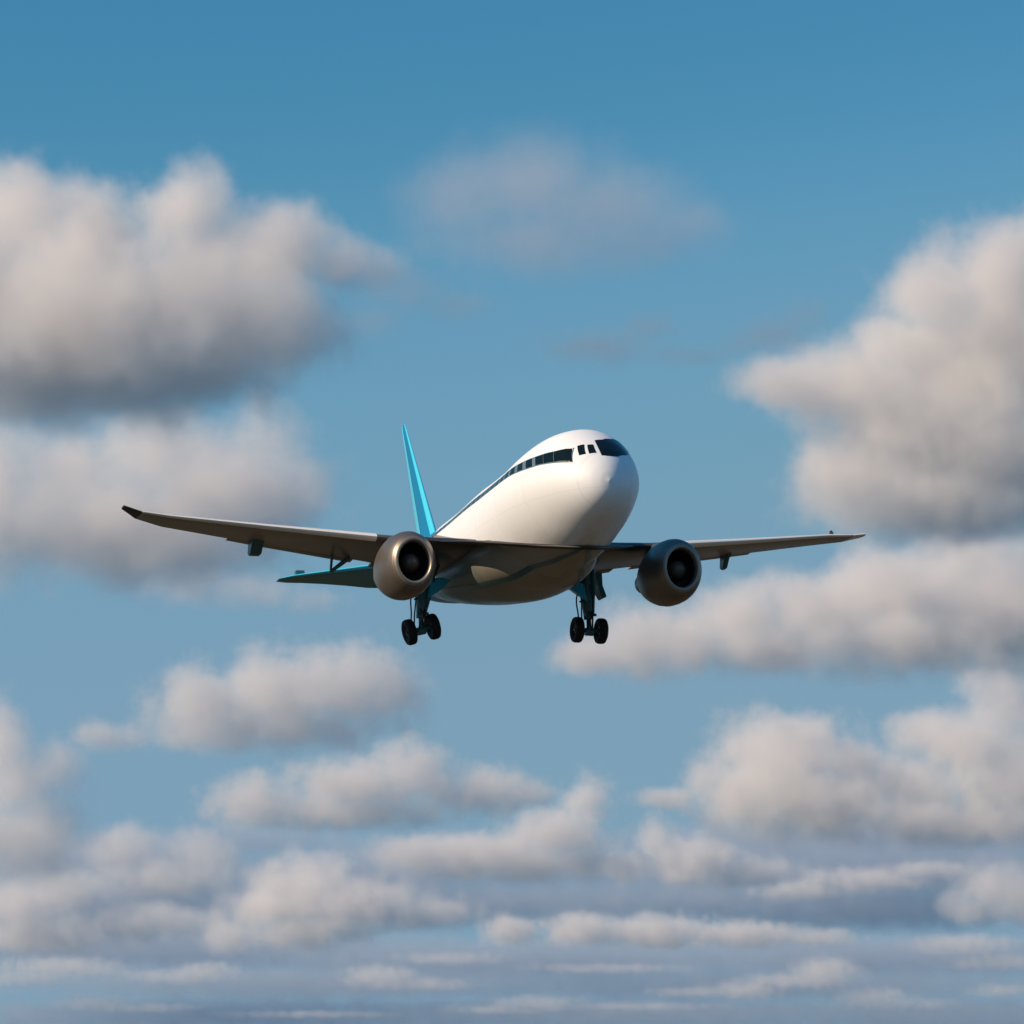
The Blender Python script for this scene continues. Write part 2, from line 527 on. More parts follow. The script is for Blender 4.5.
blend_paint(M['wing'], 'Y', (0.035, 0.034, 0.034), 19.0, 9.5)          # wing root shade painted in as dark grey, fading outboard
blend_paint(M['belly'], 'X', (0.015, 0.10, 0.125), 8.0, -8.0, 6.0)    # teal aft end, run forward to dull the sunlit patch by colour


class MB:
    """Collects shapes in aeroplane coordinates (x forward, y to port, z up) and links them as one mesh object."""
    def __init__(self):
        self.bm = bmesh.new()

    def loft(self, rings, close=True, cap0=True, cap1=True, mat=0):
        vs = [[self.bm.verts.new(p) for p in r] for r in rings]
        n = len(vs[0])
        for i in range(len(vs) - 1):
            for j in range(n if close else n - 1):
                f = self.bm.faces.new((vs[i][j], vs[i][(j + 1) % n], vs[i + 1][(j + 1) % n], vs[i + 1][j]))
                f.material_index = mat
        if close and cap0:
            self.bm.faces.new(vs[0][::-1]).material_index = mat
        if close and cap1:
            self.bm.faces.new(vs[-1]).material_index = mat
        return vs

    def tube(self, pts, radii, n=12, mat=0):
        pts = [Vector(p) for p in pts]
        if isinstance(radii, (int, float)):
            radii = [radii] * len(pts)
        rings = []
        for i, p in enumerate(pts):
            d = (pts[min(i + 1, len(pts) - 1)] - pts[max(i - 1, 0)]).normalized()
            a = d.cross(Vector((0.31, 0.17, 0.93)) if abs(d.z) < 0.8 else Vector((1, 0.1, 0))).normalized()
            b = d.cross(a)
            rings.append([p + (a * math.cos(t) + b * math.sin(t)) * radii[i] for t in [2 * math.pi * k / n for k in range(n)]])
        self.loft(rings, mat=mat)
        return self

    def lathe(self, prof, origin, axis, n=48, mat=0, sy=1.0, sz=1.0):
        """prof: (along axis, radius); axis is 'x' or a vector."""
        o = Vector(origin)
        ax = Vector(axis).normalized()
        a = ax.cross(Vector((0, 0, 1)))
        if a.length < 0.1:
            a = ax.cross(Vector((0, 1, 0)))
        a.normalize()
        b = a.cross(ax)
        rings = [[o + ax * s + (a * math.cos(t) * sy + b * math.sin(t) * sz) * r for t in [2 * math.pi * k / n for k in range(n)]] for s, r in prof]
        self.loft(rings, mat=mat, cap0=False, cap1=False)
        return self

    def prism(self, poly, d, mat=0):
        """closed polygon (list of points) extruded along vector d."""
        d = Vector(d)
        self.loft([[Vector(p) for p in poly], [Vector(p) + d for p in poly]], mat=mat)
        return self

    def build(self, name, mats, parent, smooth=40, bevel=0.0):
        bmesh.ops.remove_doubles(self.bm, verts=self.bm.verts, dist=1e-5)
        if bevel:
            es = [e for e in self.bm.edges if len(e.link_faces) == 2 and e.calc_face_angle(0) > R(35)]
            bmesh.ops.bevel(self.bm, geom=es, offset=bevel, segments=2, affect='EDGES', clamp_overlap=True)
        bmesh.ops.recalc_face_normals(self.bm, faces=self.bm.faces)
        for f in self.bm.faces:
            f.smooth = True
        for e in self.bm.edges:
            if len(e.link_faces) == 2 and e.calc_face_angle(0) > R(smooth):
                e.smooth = False
        me = bpy.data.meshes.new(name)
        self.bm.to_mesh(me)
        self.bm.free()
        for m in (mats if isinstance(mats, (list, tuple)) else [mats]):
            me.materials.append(m)
        o = bpy.data.objects.new(name, me)
        COL.objects.link(o)
        o.parent = parent
        return o


def wing_pt(tab, y, t, z_off=0.0):
    """tab rows: span, LE x, LE z, chord, thickness ratio, twist(deg, nose up). Returns the frame of that section."""
    for i in range(len(tab) - 1):
        if tab[i][0] <= y <= tab[i + 1][0]:
            break
    u = (y - tab[i][0]) / (tab[i + 1][0] - tab[i][0])
    return [tab[i][k] + (tab[i + 1][k] - tab[i][k]) * u for k in range(1, 6)]


def foil(c, th, n=14, f0=0.0, f1=1.0):
    """airfoil outline from upper TE over LE to lower TE between chord fractions f0 and f1: (back, up)."""
    def half(s):
        t = 5 * th * (0.2969 * math.sqrt(s) - 0.126 * s - 0.3516 * s**2 + 0.2843 * s**3 - 0.1015 * s**4)
        return t
    up, lo = [], []
    for i in range(n + 1):
        s = f0 + (f1 - f0) * (0.5 - 0.5 * math.cos(math.pi * i / n) if f0 == 0 and f1 == 1 else (i / n) ** 1.6)
        cam = 0.06 * s * (1 - s)
        up.append((s * c, (cam + half(s)) * c))
        lo.append((s * c, (cam - half(s)) * c))
    return up[::-1] + lo[1:] if f0 == 0 else up[::-1] + lo


def foil_ring(tab, y, side, f0=0.0, f1=1.0, grow=0.0, n=14):
    xl, zl, c, th, tw = wing_pt(tab, y, 0)
    ct, st = math.cos(R(tw)), math.sin(R(tw))
    ring = []
    for b, u in foil(c, th, n, f0, f1):
        u = u + math.copysign(grow, u)
        b = b - (grow if f0 == 0 and b < 0.02 * c else 0)
        ring.append((xl - b * ct + u * st * 0, side * y, zl + u * ct - b * st))
    return ring


jet = bpy.data.objects.new("passenger_jet", None)
COL.objects.link(jet)
jet.empty_display_size = 5
jet.location = (1.71, 295.0, 52.57)
_y, _p, _r = R(17.57), R(1.08), R(1.35)
_f = Vector((math.sin(_y) * math.cos(_p), -math.cos(_y) * math.cos(_p), math.sin(_p)))
_l = Vector((math.cos(_y), math.sin(_y), 0))
_u = _f.cross(_l)
_l2 = _l * math.cos(_r) + _u * math.sin(_r)
_u2 = _f.cross(_l2)
jet.rotation_euler = Matrix((_f, _l2, _u2)).transposed().to_euler()
tag(jet, "white twin engined airliner with blue tail and wheels down, flying in to land", "aeroplane")

# ---- fuselage
# fuselage stations: x, centre z, half width, height above centre, depth below centre
FUS = [(18.6, 0.1, 0.02, 0.02, 0.02, 2.0), (18.45, 0.12, 0.7, 0.75, 0.8, 2.0), (18.0, 0.2, 1.5, 1.55, 1.6, 1.95), (17.0, 0.4, 2.5, 2.45, 2.6, 1.85),
       (15.5, 0.7, 3.4, 3.35, 3.6, 1.75), (13.5, 0.85, 4.15, 4.2, 4.5, 1.7), (11.0, 0.9, 4.7, 4.4, 5.25, 1.7), (8.0, 0.75, 5.0, 4.3, 5.6, 1.75),
       (4.0, 0.5, 4.95, 4.15, 5.5, 1.85), (-2.0, 0.25, 4.7, 4.3, 5.15, 2.0), (-10.0, 0.25, 4.2, 3.95, 4.6, 2.0), (-18.0, 0.6, 3.55, 3.4, 3.85, 2.0),
       (-25.0, 1.1, 2.9, 2.75, 3.2, 2.0), (-32.0, 1.8, 2.0, 1.85, 2.2, 2.0), (-38.0, 2.4, 1.05, 0.95, 1.1, 2.0), (-41.0, 2.65, 0.45, 0.4, 0.45, 2.0)]


def cubic(tab, x):
    """Monotone-ish cubic interpolation of rows sorted by falling x."""
    n = len(tab)
    if x >= tab[0][0]: return tab[0][1:]
    if x <= tab[-1][0]: return tab[-1][1:]
    for i in range(n - 1):
        if tab[i][0] >= x >= tab[i + 1][0]:
            break
    def slope(j, k):
        if j == 0: return (tab[1][k] - tab[0][k]) / (tab[1][0] - tab[0][0])
        if j == n - 1: return (tab[-1][k] - tab[-2][k]) / (tab[-1][0] - tab[-2][0])
        a = (tab[j][k] - tab[j - 1][k]) / (tab[j][0] - tab[j - 1][0])
        b = (tab[j + 1][k] - tab[j][k]) / (tab[j + 1][0] - tab[j][0])
        return 0.0 if a * b <= 0 else 2 * a * b / (a + b)
    h = tab[i + 1][0] - tab[i][0]
    t = (x - tab[i][0]) / h
    out = []
    for k in range(1, len(tab[0])):
        p0, p1 = tab[i][k], tab[i + 1][k]
        m0, m1 = slope(i, k) * h, slope(i + 1, k) * h
        out.append((2*t**3 - 3*t**2 + 1) * p0 + (t**3 - 2*t**2 + t) * m0 + (-2*t**3 + 3*t**2) * p1 + (t**3 - t**2) * m1)
    return out


def fus_pt(x, phi, tab=FUS, grow=0.0, e=2.0):
    """Skin point at station x; phi runs from the crown (0) over starboard (+90) to the keel (180), degrees."""
    zc, w, ht, hb, el = cubic(tab, x)
    s, c = math.sin(math.radians(phi)), math.cos(math.radians(phi))
    if c < 0: e = el
    y = -math.copysign(abs(s) ** (2 / e), s) * (w + grow)
    z = math.copysign(abs(c) ** (2 / e), c) * ((ht if c > 0 else hb) + grow)
    return (x, y, zc + z)

# belly fairing stations
BELLY = [(7.5, -2.2, 1.8, 0.5, 1.7, 2.2), (6.0, -2.0, 3.0, 1.0, 2.7, 2.2), (2.0, -1.9, 4.6, 1.2, 3.5, 2.3), (-3.0, -1.8, 5.0, 1.3, 3.6, 2.4), (-10.0, -1.6, 4.8, 1.3, 3.1, 2.4),
         (-16.0, -1.2, 4.0, 1.2, 2.5, 2.3), (-21.0, -0.9, 2.9, 1.0, 1.8, 2.2)]


mb = MB()
xs = [18.6 - 0.9 * (i / 24) ** 2 for i in range(24)] + [17.7 - 58.7 * (i / 150) for i in range(151)]
mb.loft([[fus_pt(x, p) for p in range(0, 360, 4)] for x in xs])
fus = mb.build("fuselage", M['hull'], jet, smooth=80)

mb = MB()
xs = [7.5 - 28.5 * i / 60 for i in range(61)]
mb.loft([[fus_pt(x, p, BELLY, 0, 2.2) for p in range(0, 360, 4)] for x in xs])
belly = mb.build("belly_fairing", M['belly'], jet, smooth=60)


def skin_phi(x, z):
    """phi of the starboard skin point at station x and height z."""
    zc, w_, ht, hb, el = cubic(FUS, x)
    c = (z - zc) / (ht if z > zc else hb)
    return math.degrees(math.acos(max(-1, min(1, c))))


def skin_patch(quad, parent, name, mat, off=0.03, nu=10, nv=6, mirror=False, skirt=0.05, label=None):
    """quad: four (x, phi) corners in order; a pane that follows the hull."""
    def grid(o):
        rows = []
        for i in range(nu + 1):
            u = i / nu
            row = []
            for j in range(nv + 1):
                v = j / nv
                if len(quad) == 2:                     # a pane between two edge lines
                    k = min(int(u * (len(quad[0]) - 1)), len(quad[0]) - 2)
                    w_ = u * (len(quad[0]) - 1) - k
                    (xa_, pa_), (xb_, pb_) = [tuple(L[k][q] * (1 - w_) + L[k + 1][q] * w_ for q in (0, 1)) for L in quad]
                    row.append(fus_pt(xa_ * (1 - v) + xb_ * v + o * 0.5, pa_ * (1 - v) + pb_ * v, FUS, o))
                    continue
                x = (quad[0][0] * (1 - u) + quad[1][0] * u) * (1 - v) + (quad[3][0] * (1 - u) + quad[2][0] * u) * v
                p = (quad[0][1] * (1 - u) + quad[1][1] * u) * (1 - v) + (quad[3][1] * (1 - u) + quad[2][1] * u) * v
                q = fus_pt(x, p, FUS, o)
                row.append((q[0] + o * (0.5 if x > 15 else 0), -q[1] if mirror else q[1], q[2]))
            rows.append(row)
        return rows
    mb = MB()
    top = mb.loft(grid(off), close=False)
    bot = mb.loft(grid(off - skirt), close=False)
    def rim(g):
        return [g[i][0] for i in range(nu + 1)] + [g[nu][j] for j in range(1, nv + 1)] + [g[i][nv] for i in range(nu - 1, -1, -1)] + [g[0][j] for j in range(nv - 1, 0, -1)]
    a, b = rim(top), rim(bot)
    for i in range(len(a)):
        mb.bm.faces.new((a[i], a[(i + 1) % len(a)], b[(i + 1) % len(a)], b[i]))
    o = mb.build(name, mat, parent, smooth=50)
    if label: o["label"] = label
    return o


def zwin(x, zt, zb):
    return skin_phi(x, zt), skin_phi(x, zb)

# cockpit glass
TOPL = [(16.08, 4), (15.9, -8), (15.2, -22), (14.3, -35), (14.0, -44), (14.3, -51)]
BOTL = [(17.65, 7), (17.68, -5), (17.6, -18), (17.34, -32), (16.34, -47), (15.3, -53)]
skin_patch((TOPL, BOTL), fus, "windscreen", M['glass'], 0.04, 20, 8)
skin_patch([(16.14, 32), (16.31, 22.5), (17.12, 33), (16.9, 43)], fus, "cockpit_window", M['glass'], 0.03)
skin_patch([(16.45, 19), (16.56, 10.5), (17.38, 15), (17.24, 28)], fus, "cockpit_window", M['glass'], 0.03)

# cabin windows, both sides
for mir in (False, True):
    xa, xb, zt0, zb0, zt1, zb1 = 16.1, -23.5, 2.99, 2.14, 2.45, 2.12
    xf = 11.3 if mir else 16.12
    def zz(x):
        u = (xa - x) / (xa - xb)
        return zt0 + (zt1 - zt0) * u, zb0 + (zb1 - zb0) * u
    # painted band behind the glass
    rows = []
    bandmb = MB()
    n = 70
    def band_row(o):
        out = []
        for i in range(n + 1):
            x = xf + (xb - xf) * i / n
            zt, zb = zz(x)
            pt, pb = zwin(x, zt + 0.02, zb - 0.02)
            out.append([fus_pt(x + (0.72 if x > 14.7 else 0.55) * (k / 4), pt + (pb - pt) * k / 4, FUS, o) for k in range(5)])
        return out
    ga = band_row(0.012)
    if mir:
        ga = [[(p[0], -p[1], p[2]) for p in r] for r in ga]
    bandmb.loft(ga, close=False)
    bandmb.build("window_band", M['band'], fus, smooth=60)
    spans = [] if mir else [(16.06, 14.78), (14.72, 13.74), (13.68, 12.72)]
    x = 11.0 if mir else 12.25
    while x > -22.5:
        spans.append((x, x - 0.9))
        x -= 1.5
    for (x1, x0) in spans:
        (t1, b1), (t0, b0) = zz(x1), zz(x0)
        pa, pb = zwin(x1, t1 - 0.05, b1 + 0.06)
        pc, pd = zwin(x0, t0 - 0.05, b0 + 0.06)
        sh = 0.5
        sf = 0.7 if x1 > 15 else sh
        skin_patch([(x1, pa), (x0, pc), (x0 + sh, pd), (x1 + sf, pb)], fus, "cabin_window", M['glass'], 0.03, 3, 4, mirror=mir)

# wing root lip that runs round the front of the belly
lip_pts = [(-4.5, -4.75, -1.15), (-1.0, -4.65, -1.30), (4.07, -4.2, -2.22), (6.5, -3.72, -2.75), (8.58, -3.14, -3.18), (10.2, -2.4, -3.5),
           (11.49, -1.55, -3.75), (12.4, -0.75, -3.95), (12.75, 0.0, -4.0)]
lip_all = lip_pts + [(p[0], -p[1], p[2]) for p in lip_pts[-2::-1]]
mb = MB()
rings = []
for i, p in enumerate(lip_all):
    p = Vector(p)
    d = Vector(lip_all[min(i + 1, len(lip_all) - 1)]) - Vector(lip_all[max(i - 1, 0)])
    out = Vector((-d.y, d.x, 0)).normalized()
    if out.dot(Vector((p.x - 2, p.y, 0))) < 0:
        out = -out
    lw = 0.32 + 2.7 * max(0, min(1, (10.5 - p.x) / 7)) ** 1.3  # widened aft so the lip casts shade on the fairing
    ring = []
    for k in range(12):
        t = 2 * math.pi * k / 12
        ring.append(p + out * (lw * math.cos(t)) + Vector((0, 0, 0.17 * math.sin(t))))
    rings.append(ring)
mb.loft(rings)
mb.build("wing_root_lip", M['dark'], jet, smooth=60)

# teal stripe over the belly, laid on hull and fairing
from mathutils.bvhtree import BVHTree
trees = []
for ob_ in (fus, belly):
    b_ = bmesh.new()
    b_.from_mesh(ob_.data)
    trees.append(BVHTree.FromBMesh(b_))
    b_.free()
for mir in (False, True):
    mb = MB()
    line = [(12.4, 176), (11.4, 172), (9.8, 165), (7.6, 159), (5.4, 154), (3.0, 149), (0.5, 144), (-3, 139), (-7, 135), (-11, 131), (-15, 127)]
    rows = []
    for i in range(81):
        t = i / 80 * (len(line) - 1)
        k = min(int(t), len(line) - 2)
        x = line[k][0] + (line[k + 1][0] - line[k][0]) * (t - k)
        p0 = line[k][1] + (line[k + 1][1] - line[k][1]) * (t - k)
        row = []
        for j in range(7):
            a_ = R(p0 - 3 + 6 * j / 6)
            d_ = Vector((0, -math.sin(a_), math.cos(a_)))
            best = 0
            for tr in trees:
                hit = tr.ray_cast(Vector((x, 0, 0)) + d_ * 12, -d_)
                if hit[0] is not None:
                    best = max(best, (hit[0] - Vector((x, 0, 0))).length)
            q = Vector((x, 0, 0)) + d_ * (best + 0.03)
            row.append((q.x, -q.y if mir else q.y, q.z))
        rows.append(row)
    mb.loft(rows, close=False)
    mb.build("belly_stripe", M['stripe'], jet, smooth=80)

# ---- wings: span, LE x, LE z, chord, thickness, twist
WING = [(3.0, 0.4, -1.75, 13.0, 0.12, 2.5), (5.0, -0.3, -1.45, 11.8, 0.12, 2.5), (11.0, -2.3, -0.85, 8.6, 0.11, 2.5), (20.0, -4.6, 0.22, 6.1, 0.105, 2.5),
        (28.0, -6.2, 1.15, 3.9, 0.10, 2.0), (30.3, -6.6, 1.5, 2.5, 0.10, 2.0), (31.6, -7.1, 2.05, 1.1, 0.12, 2.0)]
STAT = [3.0, 4, 5, 6.5, 8, 9.5, 11, 13, 15, 17, 20, 22.5, 25, 28, 29.2, 30.3]
WING_S = WING
for side in (-1, 1):
    WING = WING_S if side < 0 else WING_S[:-2] + [(30.3, -6.6, 1.3, 2.7, 0.11, 2.0), (31.9, -7.0, 1.55, 1.5, 0.14, 2.0)]
    mb = MB()
    mb.loft([foil_ring(WING, y, side) for y in STAT])
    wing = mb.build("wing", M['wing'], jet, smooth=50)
    mb = MB()
    mb.loft([foil_ring(WING, y, side, grow=0.004) for y in (30.3, 30.7, 31.1, 31.4, 31.6)])
    mb.build("wing_tip", M['dark'] if side < 0 else M['slat'], wing, smooth=50)
    # slat along the leading edge
    mb = MB()
    rings = []
    for y in [12.2, 13, 15, 17, 20, 22.5, 25, 28, 29.2, 30.2]:
        xl, zl, c, th, tw = wing_pt(WING, y, 0)
        ring = []
        pts = foil(c, th, 18)
        keep = [p for p in pts if p[0] < 0.075 * c]
        for b, u in keep:
            ring.append((xl - b + 0.05, side * y, zl + u * 1.08 + 0.012 - b * 0.04))
        back = [(xl - b * 0.9 + 0.0, side * y, zl + u * 0.55 - b * 0.04) for b, u in keep[::-1]]
        rings.append(ring + back[1:-1])
    mb.loft(rings)
    mb.build("leading_edge_slat", M['slat'], wing, smooth=50)
    # flap behind the wing, let down
    for (y0, y1, f) in ((5.6, 10.4, 0.26), (12.0, 22.5, 0.24)):
        mb = MB()
        rings = []
        for y in [y0 + (y1 - y0) * i / 4 for i in range(5)]:
            xl, zl, c, th, tw = wing_pt(WING, y, 0)
            bx, bz = xl - c * 0.97, zl - c * 0.97 * math.sin(R(tw)) + 0.02
            fc, a = c * f * 0.55, R(7)
            ring = []
            for b, u in foil(fc, 0.13, 8):
                ring.append((bx - b * math.cos(a) - u * math.sin(a), side * y, bz - b * math.sin(a) + u * math.cos(a)))
            rings.append(ring)
        mb.loft(rings)
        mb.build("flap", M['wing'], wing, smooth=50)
    # flap track fairings
    for (y, wd, hh, ln) in (((20.2, 0.95, 1.0, 1.5),) if side < 0 else ((20.1, 0.42, 1.15, 1.3),)):
        xl, zl, c, th, tw = wing_pt(WING, y, 0)
        x0 = xl - 0.80 * c
        z0 = zl - 0.80 * c * math.sin(R(tw)) - 0.01 * c
        mb = MB()
        prof = [(x0 + 0.9, z0 + 0.1), (x0 - ln, z0 + 0.0), (x0 - ln * 1.15, z0 - hh * 0.8), (x0 - ln * 1.05, z0 - hh), (x0 - ln * 0.55, z0 - hh * 0.98), (x0 - 0.1, z0 - hh * 0.35)]
        mb.prism([(a, side * y - wd / 2, b) for a, b in prof], (0, wd, 0))
        mb.build("flap_track_fairing", M['teal'], wing, smooth=35, bevel=0.08)
    if side < 0:
        # open flap bracket: an upright with a slanting arm
        y = 13.3
        xl, zl, c, th, tw = wing_pt(WING, y, 0)
        x0, z0 = xl - 0.93 * c, zl - 0.93 * c * math.sin(R(tw))
        mb = MB()
        mb.tube([(x0, -y - 0.55, z0 + 0.1), (x0 - 0.3, -y - 0.62, z0 - 1.35)], [0.12, 0.10], 10)
        mb.tube([(x0 - 0.3, -y - 0.6, z0 - 1.3), (x0, -y + 0.75, z0 - 0.25)], [0.14, 0.2], 10)
        mb.tube([(x0, -y + 0.7, z0 - 0.3), (x0, -y + 0.8, z0 + 0.1)], [0.2, 0.22], 10)
        mb.build("flap_bracket", M['teal'], wing, smooth=40)
    else:
        xl, zl, c, th, tw = wing_pt(WING, 28.6, 0)
        mb = MB()
        mb.prism([(xl - 0.5, 28.55, zl + 0.1), (xl - 1.3, 28.55, zl + 0.1), (xl - 1.2, 28.55, zl + 0.55), (xl - 0.95, 28.55, zl + 0.6)], (0, 0.14, 0))
        mb.build("wing_aerial", M['dark'], wing, smooth=35)

# ---- engines
for side in (-1, 1):
    o = Vector((0.9, side * 11.05, -3.68))
    mb = MB()
    prof_out = [(3.0, 1.50), (2.96, 1.64), (2.75, 1.84), (2.3, 2.06), (1.7, 2.21), (1.0, 2.29), (0.2, 2.31), (-0.8, 2.27), (-1.8, 2.12), (-2.8, 1.88), (-3.6, 1.64),
                (-3.6, 1.52), (-2.5, 1.55)]
    mb.lathe(prof_out, o, (1, 0, -0.02), 72, sy=0.92, sz=1.14)
    eng = mb.build("engine", M['cowl'], jet, smooth=50)
    mb = MB()
    mb.lathe([(2.70, 1.875), (2.96, 1.65), (3.03, 1.52), (2.98, 1.42), (2.8, 1.36), (2.5, 1.33)], o, (1, 0, -0.02), 72, sy=0.92, sz=1.14)
    mb.build("inlet_lip", M['lip'], eng, smooth=70)
    mb = MB()
    mb.lathe([(2.5, 1.33), (1.7, 1.38), (0.4, 1.42)], o, (1, 0, -0.02), 72, sy=0.92, sz=1.14)
    mb.build("inlet_duct", M['black'], eng, smooth=70)
    mb = MB()
    for k in range(22):
        a0 = 2 * math.pi * k / 22
        rings = []
        for i in range(6):
            r = 0.45 + 0.95 * i / 5
            tw = R(25 + 35 * i / 5)
            a = a0 + 0.12 * i / 5
            ch = 0.34 + 0.14 * i / 5
            ra = Vector((0, math.cos(a), math.sin(a)))
            ta = Vector((0, -math.sin(a), math.cos(a)))
            cen = o + Vector((1.0, 0, 0)) + ra * r
            dv = Vector((math.cos(tw), 0, 0)) + ta * math.sin(tw)
            nv = Vector((-math.sin(tw), 0, 0)) + ta * math.cos(tw)
            rings.append([cen + dv * ch, cen + nv * 0.03, cen - dv * ch, cen - nv * 0.03])
        mb.loft(rings)
    mb.lathe([(0.5, 0.3), (0.5, 1.40)], o, (1, 0, -0.02), 48)
    mb.build("fan", M['dark'], eng, smooth=40)
    mb = MB()
    mb.lathe([(2.55, 0.01), (2.53, 0.18), (2.44, 0.36), (2.2, 0.60), (1.8, 0.76), (1.3, 0.83), (0.8, 0.84)], o, (1, 0, -0.02), 36)
    mb.build("spinner", M['spin'], eng, smooth=60)
    mb = MB()
    mb.lathe([(-2.4, 1.3), (-4.2, 1.1), (-6.0, 0.85), (-6.0, 0.75), (-5.0, 0.8), (-6.9, 0.1)], o, (1, 0, -0.02), 36)
    mb.build("exhaust_nozzle", M['steel'], eng, smooth=45)
    # pylon between nacelle and wing
    mb = MB()
    rings = []
    for (z, xa_, xb_, wd) in ((-1.6, 2.2, -4.4, 0.42), (-1.1, 1.0, -5.4, 0.4), (-0.72, -2.2, -6.5, 0.36)):
        ring = []
        for k in range(16):
            t = 2 * math.pi * k / 16
            ring.append(((xa_ + xb_) / 2 + (xa_ - xb_) / 2 * math.cos(t), o.y + wd * math.sin(t), z))
        rings.append(ring)
    mb.loft(rings)
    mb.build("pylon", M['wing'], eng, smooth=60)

# ---- tail fin
FIN = [(3.0, -25.9, 6.0, 0.13), (4.55, -27.3, 5.1, 0.13), (10.0, -31.4, 3.2, 0.125), (15.2, -35.35, 1.35, 0.11), (15.85, -36.0, 0.75, 0.10)]
def fin_ring(z, f0=0.0, f1=1.0, wgrow=1.0, n=14):
    for i in range(len(FIN) - 1):
        if FIN[i][0] <= z <= FIN[i + 1][0]:
            break
    u = (z - FIN[i][0]) / (FIN[i + 1][0] - FIN[i][0])
    xl, c, th = [FIN[i][k] + (FIN[i + 1][k] - FIN[i][k]) * u for k in (1, 2, 3)]
    out = []
    for s_ in [0.5 - 0.5 * math.cos(math.pi * i / n) for i in range(n + 1)]:
        s_ = f0 + (f1 - f0) * s_
        h = 5 * th * (0.2969 * math.sqrt(s_) - 0.126 * s_ - 0.3516 * s_**2 + 0.2843 * s_**3 - 0.1015 * s_**4) * c * wgrow + (0.012 if s_ > 0.99 else 0)
        out.append((s_ * c, h))
    if f0 == 0:
        ring = [(xl - b, h, z) for b, h in out] + [(xl - b, -h, z) for b, h in out[:0:-1]]
    else:
        ring = [(xl - b, h, z) for b, h in out] + [(xl - b, -h, z) for b, h in out[::-1]]
    return ring
ZF = [3.0, 4.55, 6, 8, 10, 12, 14, 15.2, 15.85]
mb = MB()
mb.loft([fin_ring(z, 0.0, 0.66) for z in ZF])
fin = mb.build("tail_fin", M['blue'], jet, smooth=50)
mb = MB()
mb.loft([fin_ring(z, 0.0, 0.14, 1.04) for z in [4.3, 6, 8, 10, 12, 14, 15.2, 15.86]])
le = mb.build("leading_edge", M['cyan'], fin, smooth=50)  # sun highlight of the fin edge painted in as lighter cyan
for v in le.data.vertices:
    v.co.x += 0.04
mb = MB()
mb.loft([fin_ring(z, 0.72, 1.0) for z in ZF[1:]])
mb.build("rudder", M['cyan'], fin, smooth=50)
mb = MB()
mb.loft([fin_ring(z, 0.655, 0.73, 0.9) for z in ZF[1:]])
mb.build("rudder_hinge", M['navy'], fin, smooth=50)

# ---- tailplanes
TAIL = [(0.8, -31.6, 2.75, 7.2, 0.10, 10.5), (3.0, -32.8, 2.6, 6.2, 0.10, 10.5), (10.4, -36.4, 1.95, 2.6, 0.09, 4), (11.45, -37.2, 1.8, 1.2, 0.08, 3)]
for side in (-1, 1):
    mb = MB()
    mb.loft([foil_ring(TAIL, y, side) for y in (0.8, 2, 3, 5, 7, 9, 10.4, 11.0, 11.45)])
    tp = mb.build("tailplane", M['tailteal'], jet, smooth=50)
    mb = MB()
    rings = []
    for y in (1.5, 3, 5, 7, 9, 10.4, 11.0, 11.4):
        xl, zl, c, th, tw = wing_pt(TAIL, y, 0)
        keep = [q for q in foil(c, th, 18) if q[0] < 0.10 * c]
        ct, st = math.cos(R(tw)), math.sin(R(tw))
        ring = [(xl - b * ct + 0.04, side * y, zl + u * 1.1 * ct - b * st + 0.012) for b, u in keep]
        rings.append(ring + [(xl - b * ct * 0.9, side * y, zl + u * 0.5 - b * st) for b, u in keep[::-1]][1:-1])
    mb.loft(rings)
    mb.build("leading_edge", M['cyan'], tp, smooth=50)  # lit line along the tailplane edge put into the cyan colour
    xl, zl, c, th, tw = wing_pt(TAIL, 9.6, 0)
    mb = MB()
    mb.prism([(xl - 0.8, side * 9.6 - 0.4, zl + 0.12), (xl - 1.5, side * 9.6 - 0.4, zl + 0.12), (xl - 1.5, side * 9.6 - 0.4, zl + 0.55), (xl - 0.95, side * 9.6 - 0.4, zl + 0.55)], (0, 0.8, 0))
    mb.build("trim_horn", M['teal'], tp, smooth=35, bevel=0.05)


# ---- main landing gear
def tyre(mb, c, ax, r=1.06, wd=0.72):
    h = wd / 2
    prof = [(-h * 0.55, 0.42), (-h * 0.8, 0.55), (-h * 0.97, 0.72), (-h, 0.84), (-h * 0.86, 0.94), (-h * 0.5, 0.995), (0, 1.0), (h * 0.5, 0.995), (h * 0.86, 0.94), (h, 0.84),
            (h * 0.97, 0.72), (h * 0.8, 0.55), (h * 0.55, 0.42)]
    mb.lathe([(s, q * r) for s, q in prof], c, ax, 40, mat=0)
    mb.lathe([(-h * 0.55, 0.42 * r), (-h * 0.3, 0.36 * r), (-h * 0.35, 0.12 * r), (-h * 0.75, 0.10 * r), (-h * 0.78, 0.005)], c, ax, 24, mat=1)
    mb.lathe([(h * 0.55, 0.42 * r), (h * 0.3, 0.36 * r), (h * 0.35, 0.12 * r), (h * 0.75, 0.10 * r), (h * 0.78, 0.005)], c, ax, 24, mat=1)


